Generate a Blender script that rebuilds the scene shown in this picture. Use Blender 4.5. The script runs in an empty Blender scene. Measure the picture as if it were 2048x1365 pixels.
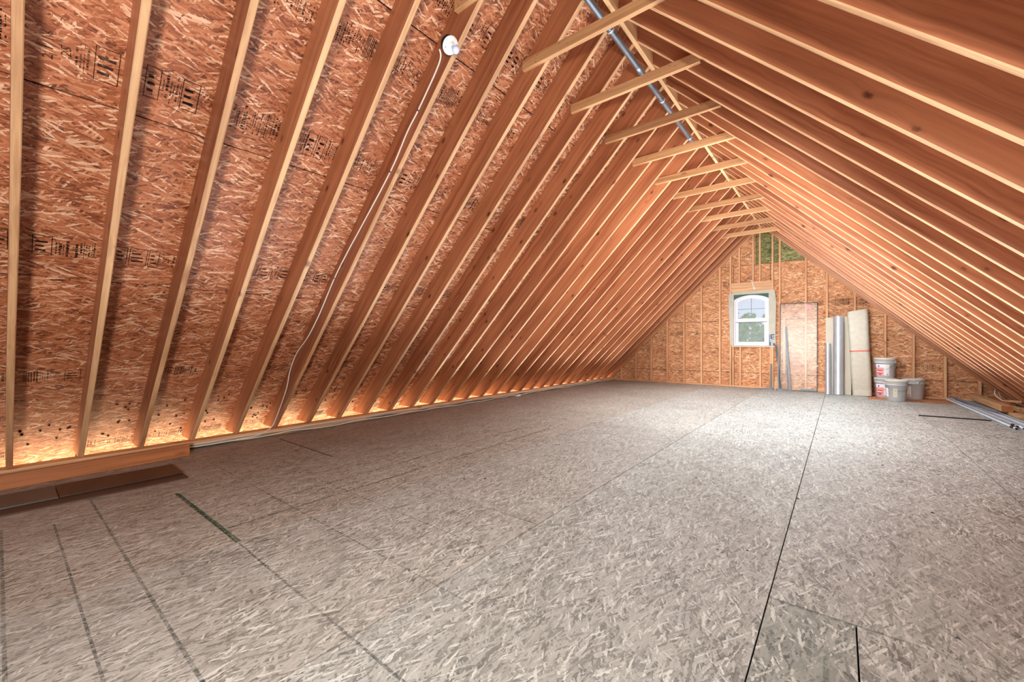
import bpy, math, random
from mathutils import Matrix, Vector
random.seed(7)
sc = bpy.context.scene
COL = sc.collection
# ------------------------------------------------------------------ camera
F, TH, H = 818.3, 0.6753, 1.10
cam = bpy.data.objects.new('camera', bpy.data.cameras.new('camera'))
COL.objects.link(cam)
cam.location = (0, 0, H)
cam.rotation_euler = (math.pi / 2, 0, TH)
cam.data.sensor_width = 36
cam.data.lens = F / 2048 * 36
cam.data.shift_y = 3.5 / 2048
cam.data.clip_start = 0.02
cam.data.clip_end = 300
sc.camera = cam
# ------------------------------------------------------------------ world, lights, exposure
world = bpy.data.worlds.new('world')
sc.world = world
world.use_nodes = True
bg = world.node_tree.nodes['Background']
bg.inputs[0].default_value = (0.70, 0.85, 1.0, 1)
bg.inputs[1].default_value = 1.0


def area(name, loc, target, sx, sy, power, col):
    l = bpy.data.lights.new(name, 'AREA')
    l.shape = 'RECTANGLE'
    l.size, l.size_y = sx, sy
    l.energy = power
    l.color = col
    o = bpy.data.objects.new(name, l)
    COL.objects.link(o)
    o.location = loc
    d = Vector(target) - Vector(loc)
    o.rotation_euler = d.to_track_quat('-Z', 'Y').to_euler()
    return o


# unseen lights added overhead to brighten the deck from above
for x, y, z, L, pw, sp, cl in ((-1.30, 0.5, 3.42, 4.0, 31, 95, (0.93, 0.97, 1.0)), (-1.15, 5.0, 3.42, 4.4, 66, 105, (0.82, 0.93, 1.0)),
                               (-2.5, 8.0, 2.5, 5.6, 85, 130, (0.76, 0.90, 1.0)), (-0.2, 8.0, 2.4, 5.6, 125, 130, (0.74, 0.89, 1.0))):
    o = area('overhead_fill', (x, y, z), (x, y, 0), 0.2, L, pw, cl)
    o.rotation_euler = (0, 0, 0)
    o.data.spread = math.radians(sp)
# unseen rows of fill light added over the deck, brightening the roof from below
for x, kx in ((-4.4, 0.5), (-3.3, 0.8), (-1.5, 1.0), (0.3, 1.6), (1.3, 0.7)):
    for y, L, pw in ((2.6, 3.0, 22), (5.4, 3.0, 32), (8.6, 3.6, 52)):
        if x < -4 and y < 5:
            continue
        o = area('uplight_fill', (x, y, 0.05), (x, y, 3), 0.15, L, pw * kx, (0.84, 0.94, 1.0))
        o.rotation_euler = (math.pi, 0, 0)
        o.data.spread = math.radians(100)
# a lamp behind the camera, two unseen fill lights added towards the gable, daylight through the soffit vents
area('rear_lamp', (0.9, -1.0, 1.25), (-3.8, 0.9, 1.7), 0.4, 0.4, 212, (1, 0.95, 0.88))
area('gable_fill', (-1.3, -1.8, 2.0), (-1.2, 11.4, 1.5), 0.5, 0.5, 26, (1, 0.97, 0.93)).data.spread = math.radians(28)
area('gable_fill', (-1.35, 3.6, 1.9), (-1.35, 11.4, 1.7), 0.8, 0.6, 62, (1, 0.97, 0.93)).data.spread = math.radians(110)
area('soffit_vent_daylight', (-5.62, 5.0, -0.20), (-5.62, 5.5, 1), 15.0, 0.25, 115, (1, 0.78, 0.47)).rotation_euler = (math.pi, 0, math.pi / 2)
sc.view_settings.view_transform = 'Standard'
sc.view_settings.look = 'None'
sc.view_settings.gamma = 1
sc.view_settings.use_curve_mapping = False
sc.view_settings.exposure = 0.0


# ------------------------------------------------------------------ helpers
def lin(r, g, b):
    f = lambda c: (c / 255 / 12.92) if c / 255 <= 0.04045 else ((c / 255 + 0.055) / 1.055) ** 2.4
    return (f(r), f(g), f(b), 1)


class NT:
    def __init__(s, name):
        s.m = bpy.data.materials.new(name)
        s.m.use_nodes = True
        s.t = s.m.node_tree
        s.n = s.t.nodes
        s.bsdf = s.n['Principled BSDF']
        s.out = s.n['Material Output']

    def a(s, typ, **kw):
        nd = s.n.new(typ)
        ins = kw.pop('ins', {})
        for k, v in kw.items():
            setattr(nd, k, v)
        for k, v in ins.items():
            s.set(nd.inputs[k], v)
        return nd

    def set(s, sock, v):
        if isinstance(v, bpy.types.NodeSocket):
            s.t.links.new(v, sock)
        else:
            sock.default_value = v

    def math(s, op, a, b=0.0, c=None):
        nd = s.a('ShaderNodeMath', operation=op)
        s.set(nd.inputs[0], a)
        s.set(nd.inputs[1], b)
        if c is not None:
            s.set(nd.inputs[2], c)
        return nd.outputs[0]

    def mix(s, f, a, b, mode='MIX'):
        nd = s.a('ShaderNodeMix', data_type='RGBA', blend_type=mode)
        s.set(nd.inputs[0], f)
        s.set(nd.inputs[6], a)
        s.set(nd.inputs[7], b)
        return nd.outputs[2]

    def fmix(s, f, a, b):
        nd = s.a('ShaderNodeMix', data_type='FLOAT')
        s.set(nd.inputs[0], f)
        s.set(nd.inputs[2], a)
        s.set(nd.inputs[3], b)
        return nd.outputs[0]

    def ramp(s, f, stops, const=False):
        nd = s.a('ShaderNodeValToRGB')
        cr = nd.color_ramp
        if const:
            cr.interpolation = 'CONSTANT'
        while len(cr.elements) < len(stops):
            cr.elements.new(0.5)
        for e, (p, c) in zip(cr.elements, stops):
            e.position = p
            e.color = c if len(c) == 4 else (*c, 1)
        s.set(nd.inputs[0], f)
        return nd.outputs[0]

    def bump(s, h, st, dist=0.002):
        nd = s.a('ShaderNodeBump', ins={'Strength': st, 'Distance': dist, 'Height': h})
        s.t.links.new(nd.outputs[0], s.bsdf.inputs['Normal'])

    def base(s, c, rough=0.6, spec=0.4):
        s.set(s.bsdf.inputs['Base Color'], c)
        s.set(s.bsdf.inputs['Roughness'], rough)
        s.set(s.bsdf.inputs['Specular IOR Level'], spec)


def simple(name, c, rough=0.6, spec=0.4, metal=0.0, noise=0.0, nscale=20):
    n = NT(name)
    col = lin(*c)
    if noise:
        co = n.a('ShaderNodeTexCoord').outputs['Object']
        nz = n.a('ShaderNodeTexNoise', ins={'Vector': co, 'Scale': nscale, 'Detail': 4.0}).outputs[0]
        f = n.ramp(nz, [(0.3, (0, 0, 0)), (0.7, (1, 1, 1))])
        lo = tuple(x * (1 - noise) for x in col[:3]) + (1,)
        n.base(n.mix(f, lo, col), rough, spec)
    else:
        n.base(col, rough, spec)
    n.bsdf.inputs['Metallic'].default_value = metal
    return n.m


def osb(name, pal, size=1.0, rough=0.6, spec=0.35, bump=0.5, dust=None, spread=(-30, -9, 8, 27, 62), speck=0.9, flecks=0.0):
    """oriented strand board: five layers of long flakes, the topmost flake wins at each point"""
    n = NT(name)
    co = n.a('ShaderNodeTexCoord').outputs['Object']
    rnd = n.a('ShaderNodeObjectInfo').outputs['Random']
    off = n.math('MULTIPLY', rnd, 37.0)
    comb = n.a('ShaderNodeCombineXYZ', ins={'X': off, 'Y': off}).outputs[0]
    p = n.a('ShaderNodeVectorMath', operation='ADD', ins={0: co, 1: comb}).outputs[0]
    # a gentle warp so the flakes have ragged ends
    wn = n.a('ShaderNodeTexNoise', ins={'Vector': p, 'Scale': 55.0, 'Detail': 2.0}).outputs['Color']
    wv = n.a('ShaderNodeVectorMath', operation='MULTIPLY_ADD', ins={0: wn, 1: (0.012, 0.012, 0), 2: p}).outputs[0]
    tone = prio = None
    dims = [(0.115, 0.013), (0.09, 0.010), (0.13, 0.016), (0.08, 0.012), (0.06, 0.013)]
    for i, ang in enumerate(spread):
        mp = n.a('ShaderNodeMapping', vector_type='TEXTURE')
        mp.inputs['Rotation'].default_value = (0, 0, math.radians(ang))
        mp.inputs['Location'].default_value = (i * 3.3, i * 1.7, 0)
        mp.inputs['Scale'].default_value = (dims[i % 5][0] * size, dims[i % 5][1] * size, 1)
        n.set(mp.inputs['Vector'], wv)
        vo = n.a('ShaderNodeTexVoronoi', voronoi_dimensions='2D', feature='F1', ins={'Vector': mp.outputs[0], 'Scale': 1.0})
        sp = n.a('ShaderNodeSeparateColor', ins={0: vo.outputs['Color']})
        t_, p_ = sp.outputs[0], sp.outputs[1]
        d_ = vo.outputs['Distance']
        # lower the priority towards the ends of each flake so neighbours lap over it
        p_ = n.math('SUBTRACT', p_, n.math('MULTIPLY', d_, 0.75))
        if i == len(spread) - 1:
            p_ = n.math('SUBTRACT', p_, 0.12)
        if tone is None:
            tone, prio = t_, p_
        else:
            g = n.math('GREATER_THAN', p_, prio)
            tone = n.fmix(g, tone, t_)
            prio = n.math('MAXIMUM', prio, p_)
    # grain inside a flake
    gm = n.a('ShaderNodeMapping', ins={'Vector': wv, 'Scale': (14, 160, 1)}).outputs[0]
    gn = n.a('ShaderNodeTexNoise', ins={'Vector': gm, 'Scale': 1.0, 'Detail': 3.0}).outputs[0]
    tt = n.math('ADD', n.math('MULTIPLY', tone, 0.8), n.math('MULTIPLY', gn, 0.36))
    tt = n.math('ADD', tt, n.math('MULTIPLY', prio, 0.12))
    col = n.ramp(tt, pal)
    # dark cracks between flakes
    crack = n.ramp(prio, [(0.10, (1, 1, 1)), (0.34, (0, 0, 0))])
    col = n.mix(n.math('MULTIPLY', crack, speck), col, pal[0][1] if len(pal[0][1]) == 4 else (*pal[0][1], 1))
    big = n.a('ShaderNodeTexNoise', ins={'Vector': p, 'Scale': 1.3, 'Detail': 3.0}).outputs[0]
    shade = n.ramp(big, [(0.3, (0.86, 0.84, 0.82)), (0.7, (1.06, 1.06, 1.06))])
    col = n.mix(1.0, col, shade, 'MULTIPLY')
    if flecks:
        sn = n.a('ShaderNodeTexNoise', ins={'Vector': p, 'Scale': 85.0, 'Detail': 3.0, 'Roughness': 0.6}).outputs[0]
        col = n.mix(n.math('MULTIPLY', n.ramp(sn, [(0.61, (0, 0, 0)), (0.68, (1, 1, 1))]), flecks), col, (0.05, 0.048, 0.042, 1))
    if dust:
        dn = n.a('ShaderNodeTexNoise', ins={'Vector': p, 'Scale': 2.4, 'Detail': 6.0, 'Roughness': 0.7}).outputs[0]
        df = n.ramp(dn, [(0.35, (0.0, 0.0, 0.0)), (0.75, (dust[1],) * 3)])
        col = n.mix(df, col, lin(*dust[0]))
    n.base(col, rough, spec)
    n.bump(n.math('ADD', n.math('MULTIPLY', prio, 0.8), n.math('MULTIPLY', gn, 0.25)), bump, 0.003)
    return n.m


def wood(name, dark, light, knot=0.85, gloss=0.45, kscale=1.0, vary=0.25):
    """sawn softwood, grain along the object's own x"""
    n = NT(name)
    co = n.a('ShaderNodeTexCoord').outputs['Object']
    rnd = n.a('ShaderNodeObjectInfo').outputs['Random']
    off = n.math('MULTIPLY', rnd, 53.0)
    comb = n.a('ShaderNodeCombineXYZ', ins={'X': off, 'Y': n.math('MULTIPLY', rnd, 9.0), 'Z': n.math('MULTIPLY', rnd, 17.0)}).outputs[0]
    p = n.a('ShaderNodeVectorMath', operation='ADD', ins={0: co, 1: comb}).outputs[0]
    # knots: sparse points on the board, grain bends round them
    kp = n.a('ShaderNodeMapping', ins={'Vector': p, 'Scale': (2.6 * kscale, 4.0, 7.5)}).outputs[0]
    kv = n.a('ShaderNodeTexVoronoi', voronoi_dimensions='3D', ins={'Vector': kp, 'Scale': 1.0, 'Randomness': 1.0})
    kd = kv.outputs['Distance']
    bend = n.ramp(kd, [(0.0, (1, 1, 1)), (0.55, (0, 0, 0))])
    sep = n.a('ShaderNodeSeparateXYZ', ins={0: p})
    zz = n.math('ADD', sep.outputs[2], n.math('MULTIPLY', bend, 0.018))
    pw = n.a('ShaderNodeCombineXYZ', ins={'X': sep.outputs[0], 'Y': sep.outputs[1], 'Z': zz}).outputs[0]
    gp = n.a('ShaderNodeMapping', ins={'Vector': pw, 'Scale': (0.9, 26, 26)}).outputs[0]
    ring = n.a('ShaderNodeTexNoise', ins={'Vector': gp, 'Scale': 1.0, 'Detail': 5.0, 'Roughness': 0.62, 'Distortion': 0.6}).outputs[0]
    g = n.ramp(ring, [(0.30, (0, 0, 0)), (0.52, (0.65, 0.65, 0.65)), (0.72, (1, 1, 1))])
    tone = n.math('MULTIPLY', n.math('SUBTRACT', rnd, 0.5), vary)
    f = n.math('ADD', n.math('MULTIPLY', g, 0.75), n.math('ADD', tone, 0.12))
    col = n.mix(f, lin(*dark), lin(*light))
    wet = n.a('ShaderNodeTexNoise', ins={'Vector': n.a('ShaderNodeMapping', ins={'Vector': p, 'Scale': (1.2, 5, 5)}).outputs[0], 'Scale': 1.0, 'Detail': 2.0}).outputs[0]
    col = n.mix(1.0, col, n.ramp(wet, [(0.3, (0.84, 0.81, 0.79)), (0.7, (1.08, 1.08, 1.08))]), 'MULTIPLY')
    kw = n.a('ShaderNodeTexNoise', ins={'Vector': p, 'Scale': 70.0, 'Detail': 2.0}).outputs[0]
    kd2 = n.math('ADD', kd, n.math('MULTIPLY', n.math('SUBTRACT', kw, 0.5), 0.08))
    kf = n.ramp(kd2, [(0.05, (1, 1, 1)), (0.10, (0.7, 0.7, 0.7)), (0.15, (0.12, 0.12, 0.12)), (0.22, (0, 0, 0))])
    # only about half of the points are real knots
    ksel = n.math('GREATER_THAN', n.a('ShaderNodeSeparateColor', ins={0: kv.outputs['Color']}).outputs[0], 0.25)
    kf = n.math('MULTIPLY', n.math('MULTIPLY', kf, ksel), knot)
    col = n.mix(kf, col, (lin(*dark)[0] * 0.26, lin(*dark)[1] * 0.16, lin(*dark)[2] * 0.12, 1))
    n.base(col, n.fmix(wet, gloss - 0.08, gloss + 0.15), 0.5)
    n.bump(ring, 0.18, 0.002)
    return n.m


def metal(name, c, rough=0.35, scale=9, met=0.9):
    n = NT(name)
    co = n.a('ShaderNodeTexCoord').outputs['Object']
    nz = n.a('ShaderNodeTexNoise', ins={'Vector': co, 'Scale': scale, 'Detail': 5.0}).outputs[0]
    c1 = lin(*c)
    c0 = tuple(x * 0.7 for x in c1[:3]) + (1,)
    n.base(n.mix(nz, c0, c1), n.fmix(nz, rough - 0.08, rough + 0.15))
    n.bsdf.inputs['Metallic'].default_value = met
    return n.m


def clear(name, tint=(1, 1, 1), haze=0.08, hazec=(0.9, 0.92, 0.95), gloss=0.05, rough=0.04):
    n = NT(name)
    tr = n.a('ShaderNodeBsdfTransparent', ins={0: (*tint, 1)})
    gl = n.a('ShaderNodeBsdfGlossy', ins={0: (1, 1, 1, 1), 'Roughness': rough})
    df = n.a('ShaderNodeBsdfDiffuse', ins={0: (*hazec, 1)})
    fr = n.a('ShaderNodeValue')
    fr.outputs[0].default_value = gloss
    m1 = n.a('ShaderNodeMixShader', ins={0: haze, 1: tr.outputs[0], 2: df.outputs[0]})
    m2 = n.a('ShaderNodeMixShader', ins={0: fr.outputs[0], 1: m1.outputs[0], 2: gl.outputs[0]})
    n.t.links.new(m2.outputs[0], n.out.inputs[0])
    return n.m


def smear(name, c, amount=0.55, scale=60, lo=0.32):
    """chalk / spray lying thinly and unevenly on a surface"""
    n = NT(name)
    co = n.a('ShaderNodeTexCoord').outputs['Object']
    nz = n.a('ShaderNodeTexNoise', ins={'Vector': co, 'Scale': scale, 'Detail': 5.0, 'Roughness': 0.7}).outputs[0]
    n2 = n.a('ShaderNodeTexNoise', ins={'Vector': co, 'Scale': 2.2, 'Detail': 2.0}).outputs[0]
    f = n.ramp(nz, [(lo, (0, 0, 0)), (lo + 0.28, (1, 1, 1))])
    f = n.math('MULTIPLY', n.math('MULTIPLY', f, n.ramp(n2, [(0.3, (0.35,) * 3), (0.6, (1,) * 3)])), amount)
    n.base(lin(*c), 0.8, 0.1)
    n.t.links.new(f, n.bsdf.inputs['Alpha'])
    return n.m


M = {}
M['osb_roof'] = osb('osb_roof', [(0.18, lin(92, 44, 26)), (0.36, lin(150, 86, 54)), (0.62, lin(176, 106, 70)), (0.90, lin(196, 134, 98)), (1.00, lin(222, 182, 152))], 1.0, 0.5, 0.4, 0.6)
M['osb_gable'] = osb('osb_gable', [(0.18, lin(116, 64, 38)), (0.36, lin(180, 116, 76)), (0.62, lin(202, 142, 98)), (0.90, lin(216, 164, 120)), (1.00, lin(234, 198, 160))], 1.15, 0.6, 0.3, 0.5)
M['osb_green'] = osb('osb_green', [(0.16, lin(58, 62, 32)), (0.40, lin(92, 100, 52)), (0.62, lin(116, 120, 66)), (0.84, lin(140, 136, 88)), (1.00, lin(172, 160, 116))], 1.15, 0.6, 0.3, 0.5)
M['osb_floor'] = osb('osb_floor', [(0.20, lin(76, 72, 65)), (0.42, lin(126, 116, 105)), (0.58, lin(149, 140, 128)), (0.92, lin(162, 154, 142)), (1.00, lin(184, 178, 167))], 0.75, 0.5, 0.5, 0.45, dust=((158, 147, 135), 0.5), speck=0.9, flecks=0.35)
M['osb_floor_mid'] = osb('osb_floor_mid', [(0.20, lin(74, 71, 65)), (0.42, lin(124, 119, 110)), (0.58, lin(147, 142, 133)), (0.92, lin(161, 157, 148)), (1.00, lin(188, 184, 175))], 0.75, 0.5, 0.5, 0.45, dust=((158, 153, 144), 0.5), speck=0.9, flecks=0.35)
M['osb_floor_grey'] = osb('osb_floor_grey', [(0.20, lin(68, 69, 64)), (0.42, lin(121, 119, 111)), (0.58, lin(146, 144, 136)), (0.92, lin(161, 160, 152)), (1.00, lin(194, 193, 185))], 0.75, 0.5, 0.5, 0.45, dust=((160, 160, 154), 0.5), speck=0.9, flecks=0.6)
M['osb_floor_brown'] = osb('osb_floor_brown', [(0.06, lin(100, 52, 28)), (0.30, lin(150, 86, 50)), (0.6, lin(176, 108, 66)), (0.98, lin(206, 146, 100))], 0.85, 0.5, 0.5, 0.45)
M['osb_floor_stained'] = osb('osb_floor_stained', [(0.18, lin(62, 66, 62)), (0.36, lin(116, 120, 112)), (0.62, lin(134, 136, 128)), (0.90, lin(150, 151, 142)), (1.00, lin(186, 186, 177))], 0.85, 0.5, 0.5, 0.45, speck=0.8)
M['rafter'] = wood('rafter_wood', (128, 68, 40), (192, 124, 84), 0.95, 0.40, 1.5, 0.55)
M['rafter_edge_lit'] = wood('lit_edge_wood', (158, 108, 72), (230, 186, 140), 0.7, 0.5, 1.5, 0.4)  # paler copy of the rafter wood, with the light on the edges painted in
M['pale'] = wood('pale_wood', (176, 126, 82), (222, 178, 132), 0.7, 0.5)
M['tie'] = wood('tie_wood', (150, 100, 62), (208, 158, 110), 0.8, 0.5, vary=0.6)
M['stud'] = wood('stud_wood', (186, 128, 86), (230, 182, 136), 0.5, 0.55, vary=0.35)
M['plank_brown'] = wood('plank_brown', (46, 30, 22), (72, 48, 36), 0.0, 0.4)
M['plank_grey'] = wood('plank_grey', (62, 57, 51), (92, 85, 77), 0.0, 0.4)
M['red_wood'] = wood('red_wood', (136, 76, 40), (188, 120, 70), 0.4, 0.5)
M['dark'] = simple('dark_void', (20, 15, 12), 0.9, 0.1)
M['felt'] = simple('roofing_felt', (40, 38, 36), 0.9, 0.1)
M['ink'] = smear('stamp_ink', (24, 18, 16), 1.0, 70, 0.14)
M['chalk'] = smear('chalk_line', (54, 62, 56), 0.62, 60, 0.36)
M['green'] = smear('green_spray', (52, 78, 54), 0.95, 40)
M['green_faint'] = smear('green_faint', (60, 84, 66), 0.5, 50, 0.4)
M['galv'] = metal('galvanised', (206, 212, 220), 0.36, 9, 0.65)
M['conduit'] = metal('conduit', (206, 222, 232), 0.34, 9, 0.05)
M['emt'] = metal('ridge_pipe_metal', (150, 160, 172), 0.3, 9, 0.85)
M['white_plastic'] = simple('white_plastic', (226, 226, 222), 0.4, 0.5)
M['vinyl'] = simple('white_vinyl', (206, 208, 218), 0.35, 0.5)
M['wrap'] = simple('house_wrap', (184, 182, 170), 0.6, 0.3, noise=0.12, nscale=9)
M['blue_print'] = simple('blue_print', (66, 92, 128), 0.6, 0.3)
M['teal'] = simple('window_flange', (70, 104, 92), 0.6, 0.3)
M['cable_white'] = simple('white_cable', (226, 216, 206), 0.45, 0.5)
M['cable_grey'] = simple('grey_cable', (168, 168, 160), 0.45, 0.5)
M['cable_dark'] = simple('dark_cable', (52, 56, 54), 0.5, 0.5)
M['black'] = simple('black_plastic', (20, 20, 22), 0.5, 0.4)
M['porcelain'] = simple('porcelain', (236, 236, 236), 0.25, 0.5)
M['bulb'] = simple('frosted_bulb', (196, 206, 240), 0.2, 0.6)
M['foam'] = simple('foam_sheet', (188, 178, 160), 0.8, 0.2, noise=0.06, nscale=6)
M['underlay'] = simple('underlay_roll', (190, 182, 166), 0.85, 0.15, noise=0.12, nscale=14)
M['red'] = simple('red_strap', (206, 70, 60), 0.5, 0.4)
M['bucket'] = simple('grey_bucket', (190, 192, 194), 0.4, 0.5, noise=0.08, nscale=8)
M['lid'] = simple('bucket_lid', (206, 200, 190), 0.5, 0.4, noise=0.12, nscale=12)
M['label'] = simple('paper_label', (224, 222, 224), 0.5, 0.4)
M['label_tan'] = simple('tan_label', (202, 192, 172), 0.6, 0.3)
M['pink'] = simple('pink_print', (232, 150, 146), 0.5, 0.4)
M['crimson'] = simple('crimson_print', (188, 44, 70), 0.5, 0.4)
M['navy'] = simple('navy_print', (58, 58, 132), 0.5, 0.4)
M['wire'] = metal('wire', (120, 124, 128), 0.4)
M['glass'] = clear('window_glass', (0.96, 0.98, 1.0), 0.34, (0.62, 0.62, 0.68), 0.03)
M['sheet_glass'] = clear('sheet_glass', (0.93, 0.95, 0.95), 0.04, (0.8, 0.78, 0.8), 0.02, 0.3)
M['charcoal'] = simple('charcoal_edge', (52, 50, 52), 0.5, 0.4)
M['grey_strip'] = simple('grey_strip', (112, 118, 124), 0.45, 0.5, noise=0.15)
M['leaf'] = simple('leaves', (132, 190, 118), 0.8, 0.2, noise=0.4, nscale=2)
M['bark'] = simple('bark', (84, 66, 52), 0.9, 0.1, noise=0.3)
M['lawn'] = simple('lawn', (110, 140, 84), 0.9, 0.1, noise=0.3, nscale=1)
M['dust'] = simple('dust_mat', (150, 140, 128), 0.9, 0.1)


class MB:
    def __init__(s):
        s.v, s.f, s.sm = [], [], []

    def add(s, vs, fs, smooth=False):
        b = len(s.v)
        s.v += [tuple(v) for v in vs]
        s.f += [tuple(i + b for i in f) for f in fs]
        s.sm += [smooth] * len(fs)
        return s

    def box(s, x0, x1, y0, y1, z0, z1):
        vs = [(x, y, z) for x in (x0, x1) for y in (y0, y1) for z in (z0, z1)]
        return s.add(vs, [(0, 1, 3, 2), (4, 6, 7, 5), (0, 4, 5, 1), (2, 3, 7, 6), (0, 2, 6, 4), (1, 5, 7, 3)])

    def beam(s, L, w, d, ch=0.004, k0=0.0, k1=0.0, seg=1, wob=0.0, seed=0):
        """board along x from 0 to L, width w in y (centred), depth z 0..d; ends skewed by k*z"""
        h = w / 2
        pr = [(-h + ch, 0), (h - ch, 0), (h, ch), (h, d - ch), (h - ch, d), (-h + ch, d), (-h, d - ch), (-h, ch)]
        rg = random.Random(seed)
        ph = rg.uniform(0, 6)
        b = []
        for i in range(seg + 1):
            t = i / seg
            dy = wob * math.sin(t * 5 + ph) * math.sin(t * math.pi)
            for (y, z) in pr:
                b.append((L * t + (k0 * (1 - t) + k1 * t) * z, y + dy, z))
        fs = []
        for i in range(seg):
            for j in range(8):
                a, c = i * 8 + j, i * 8 + (j + 1) % 8
                fs.append((a, c, c + 8, a + 8))
        fs.append(tuple(reversed(range(8))))
        fs.append(tuple(range(seg * 8, seg * 8 + 8)))
        fs = [tuple(reversed(f)) for f in fs]
        return s.add(b, fs)

    def prism(s, poly, z0, z1):
        n = len(poly)
        vs = [(x, y, z0) for x, y in poly] + [(x, y, z1) for x, y in poly]
        fs = [tuple(reversed(range(n))), tuple(range(n, 2 * n))]
        fs += [(i, (i + 1) % n, n + (i + 1) % n, n + i) for i in range(n)]
        return s.add(vs, fs)

    def lathe(s, prof, n=32, cap=True, a0=0.0, a1=2 * math.pi, smooth=True, org=(0, 0, 0)):
        full = abs(a1 - a0 - 2 * math.pi) < 1e-6
        m = n if full else n + 1
        vs = []
        for r, z in prof:
            for i in range(m):
                a = a0 + (a1 - a0) * i / n
                vs.append((org[0] + r * math.cos(a), org[1] + r * math.sin(a), org[2] + z))
        fs = []
        for j in range(len(prof) - 1):
            for i in range(n):
                k = (i + 1) % m
                fs.append((j * m + i, j * m + k, (j + 1) * m + k, (j + 1) * m + i))
        s.add(vs, fs, smooth)
        if cap and full:
            if prof[0][0] > 1e-6:
                s.add(vs[:m], [tuple(reversed(range(m)))])
            if prof[-1][0] > 1e-6:
                s.add(vs[-m:], [tuple(range(m))])
        return s

    def tube(s, pts, r, n=8, smooth=True):
        pts = [Vector(p) for p in pts]
        up = Vector((0.13, 0.21, 0.97))
        vs = []
        for i, p in enumerate(pts):
            t = (pts[min(i + 1, len(pts) - 1)] - pts[max(i - 1, 0)]).normalized()
            a = t.cross(up)
            if a.length < 0.05:
                a = t.cross(Vector((1, 0, 0)))
            a.normalize()
            b = t.cross(a)
            for j in range(n):
                q = 2 * math.pi * j / n
                vs.append(p + r * (math.cos(q) * a + math.sin(q) * b))
        fs = [(i * n + j, i * n + (j + 1) % n, (i + 1) * n + (j + 1) % n, (i + 1) * n + j) for i in range(len(pts) - 1) for j in range(n)]
        s.add(vs, fs, smooth)
        k = len(pts) - 1
        s.add(vs[:n], [tuple(range(n))])
        s.add(vs[k * n:], [tuple(reversed(range(n)))])
        return s

    def mesh(s, name, mat):
        me = bpy.data.meshes.new(name)
        me.from_pydata(s.v, [], s.f)
        me.polygons.foreach_set('use_smooth', s.sm)
        me.materials.append(M[mat] if isinstance(mat, str) else mat)
        me.update()
        return me

    def build(s, name, mat, parent=None, mtx=None):
        return put(name, s.mesh(name, mat), parent, mtx)


def put(name, me, parent=None, mtx=None):
    o = bpy.data.objects.new(name, me)
    COL.objects.link(o)
    if parent:
        o.parent = parent
    if mtx is not None:
        o.matrix_basis = mtx
    return o


def frame(org, ex, ey, ez):
    m = Matrix.Identity(4)
    for i, v in enumerate((ex, ey, ez)):
        v = Vector(v)
        for j in range(3):
            m[j][i] = v[j]
    for j in range(3):
        m[j][3] = org[j]
    return m


def tag(o, label, cat, group=None):
    o['label'] = label
    o['category'] = cat
    if group:
        o['group'] = group
    return o


def thing(name, label, cat, loc=(0, 0, 0), rz=0.0, group=None, mtx=None):
    o = bpy.data.objects.new(name, None)
    COL.objects.link(o)
    if mtx is not None:
        o.matrix_basis = mtx
    else:
        o.location = loc
        o.rotation_euler = (0, 0, rz)
    return tag(o, label, cat, group)


def struct(name, loc=(0, 0, 0)):
    o = bpy.data.objects.new(name, None)
    COL.objects.link(o)
    o.location = loc
    o['kind'] = 'structure'
    return o


def along(p0, p1, up=(0, 0, 1), seat=True):
    """frame with x from p0 to p1 and z as close to up as it goes"""
    p0, p1 = Vector(p0), Vector(p1)
    ex = (p1 - p0).normalized()
    ey = Vector(up).cross(ex).normalized()
    ez = ex.cross(ey)
    return frame(p0, ex, ey, ez), (p1 - p0).length


def smooth_path(pts, n=6):
    P = [Vector(p) for p in pts]
    out = []
    for i in range(len(P) - 1):
        a, b, c, d = P[max(i - 1, 0)], P[i], P[i + 1], P[min(i + 2, len(P) - 1)]
        for k in range(n):
            t = k / n
            out.append(0.5 * ((2 * b) + (c - a) * t + (2 * a - 5 * b + 4 * c - d) * t * t + (3 * b - a - 3 * c + d) * t ** 3))
    out.append(P[-1])
    return out


def clip(poly, a, b, c):
    """keep the side a*x+b*y<=c of a convex polygon"""
    out = []
    for i in range(len(poly)):
        p, q = poly[i], poly[(i + 1) % len(poly)]
        dp, dq = a * p[0] + b * p[1] - c, a * q[0] + b * q[1] - c
        if dp <= 0:
            out.append(p)
        if dp * dq < 0:
            t = dp / (dp - dq)
            out.append((p[0] + (q[0] - p[0]) * t, p[1] + (q[1] - p[1]) * t))
    return out


# ------------------------------------------------------------------ room geometry
S = 0.4064
R2 = math.sqrt(0.5)
XL, XR = -5.393, 2.429            # where the undersides of the rafters meet the floor level
XM = (XL + XR) / 2                # ridge
DEP = 0.235                       # rafter depth
Y0 = 0.0418
YB, YG = -2.75, 11.45             # open end behind the camera, face of the gable studs
PL = 0.076                        # plate height
LR = (XM - 0.019 - (XL + PL)) / R2
PT = 0.012
DIG = {}


def glyph(txt):
    if txt not in DIG:
        cu = bpy.data.curves.new('t', 'FONT')
        cu.body = txt
        cu.size = 1.0
        cu.resolution_u = 1
        ob = bpy.data.objects.new('t', cu)
        COL.objects.link(ob)
        bpy.context.view_layer.update()
        me = bpy.data.meshes.new_from_object(ob.evaluated_get(bpy.context.evaluated_depsgraph_get()))
        vs = [tuple(v.co) for v in me.vertices]
        fs = [tuple(p.vertices) for p in me.polygons]
        bpy.data.objects.remove(ob)
        bpy.data.curves.remove(cu)
        bpy.data.meshes.remove(me)
        xs = [v[0] for v in vs]
        DIG[txt] = ([(v[0] - min(xs), v[1], 0) for v in vs], fs, max(xs) - min(xs))
    return DIG[txt]


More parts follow.
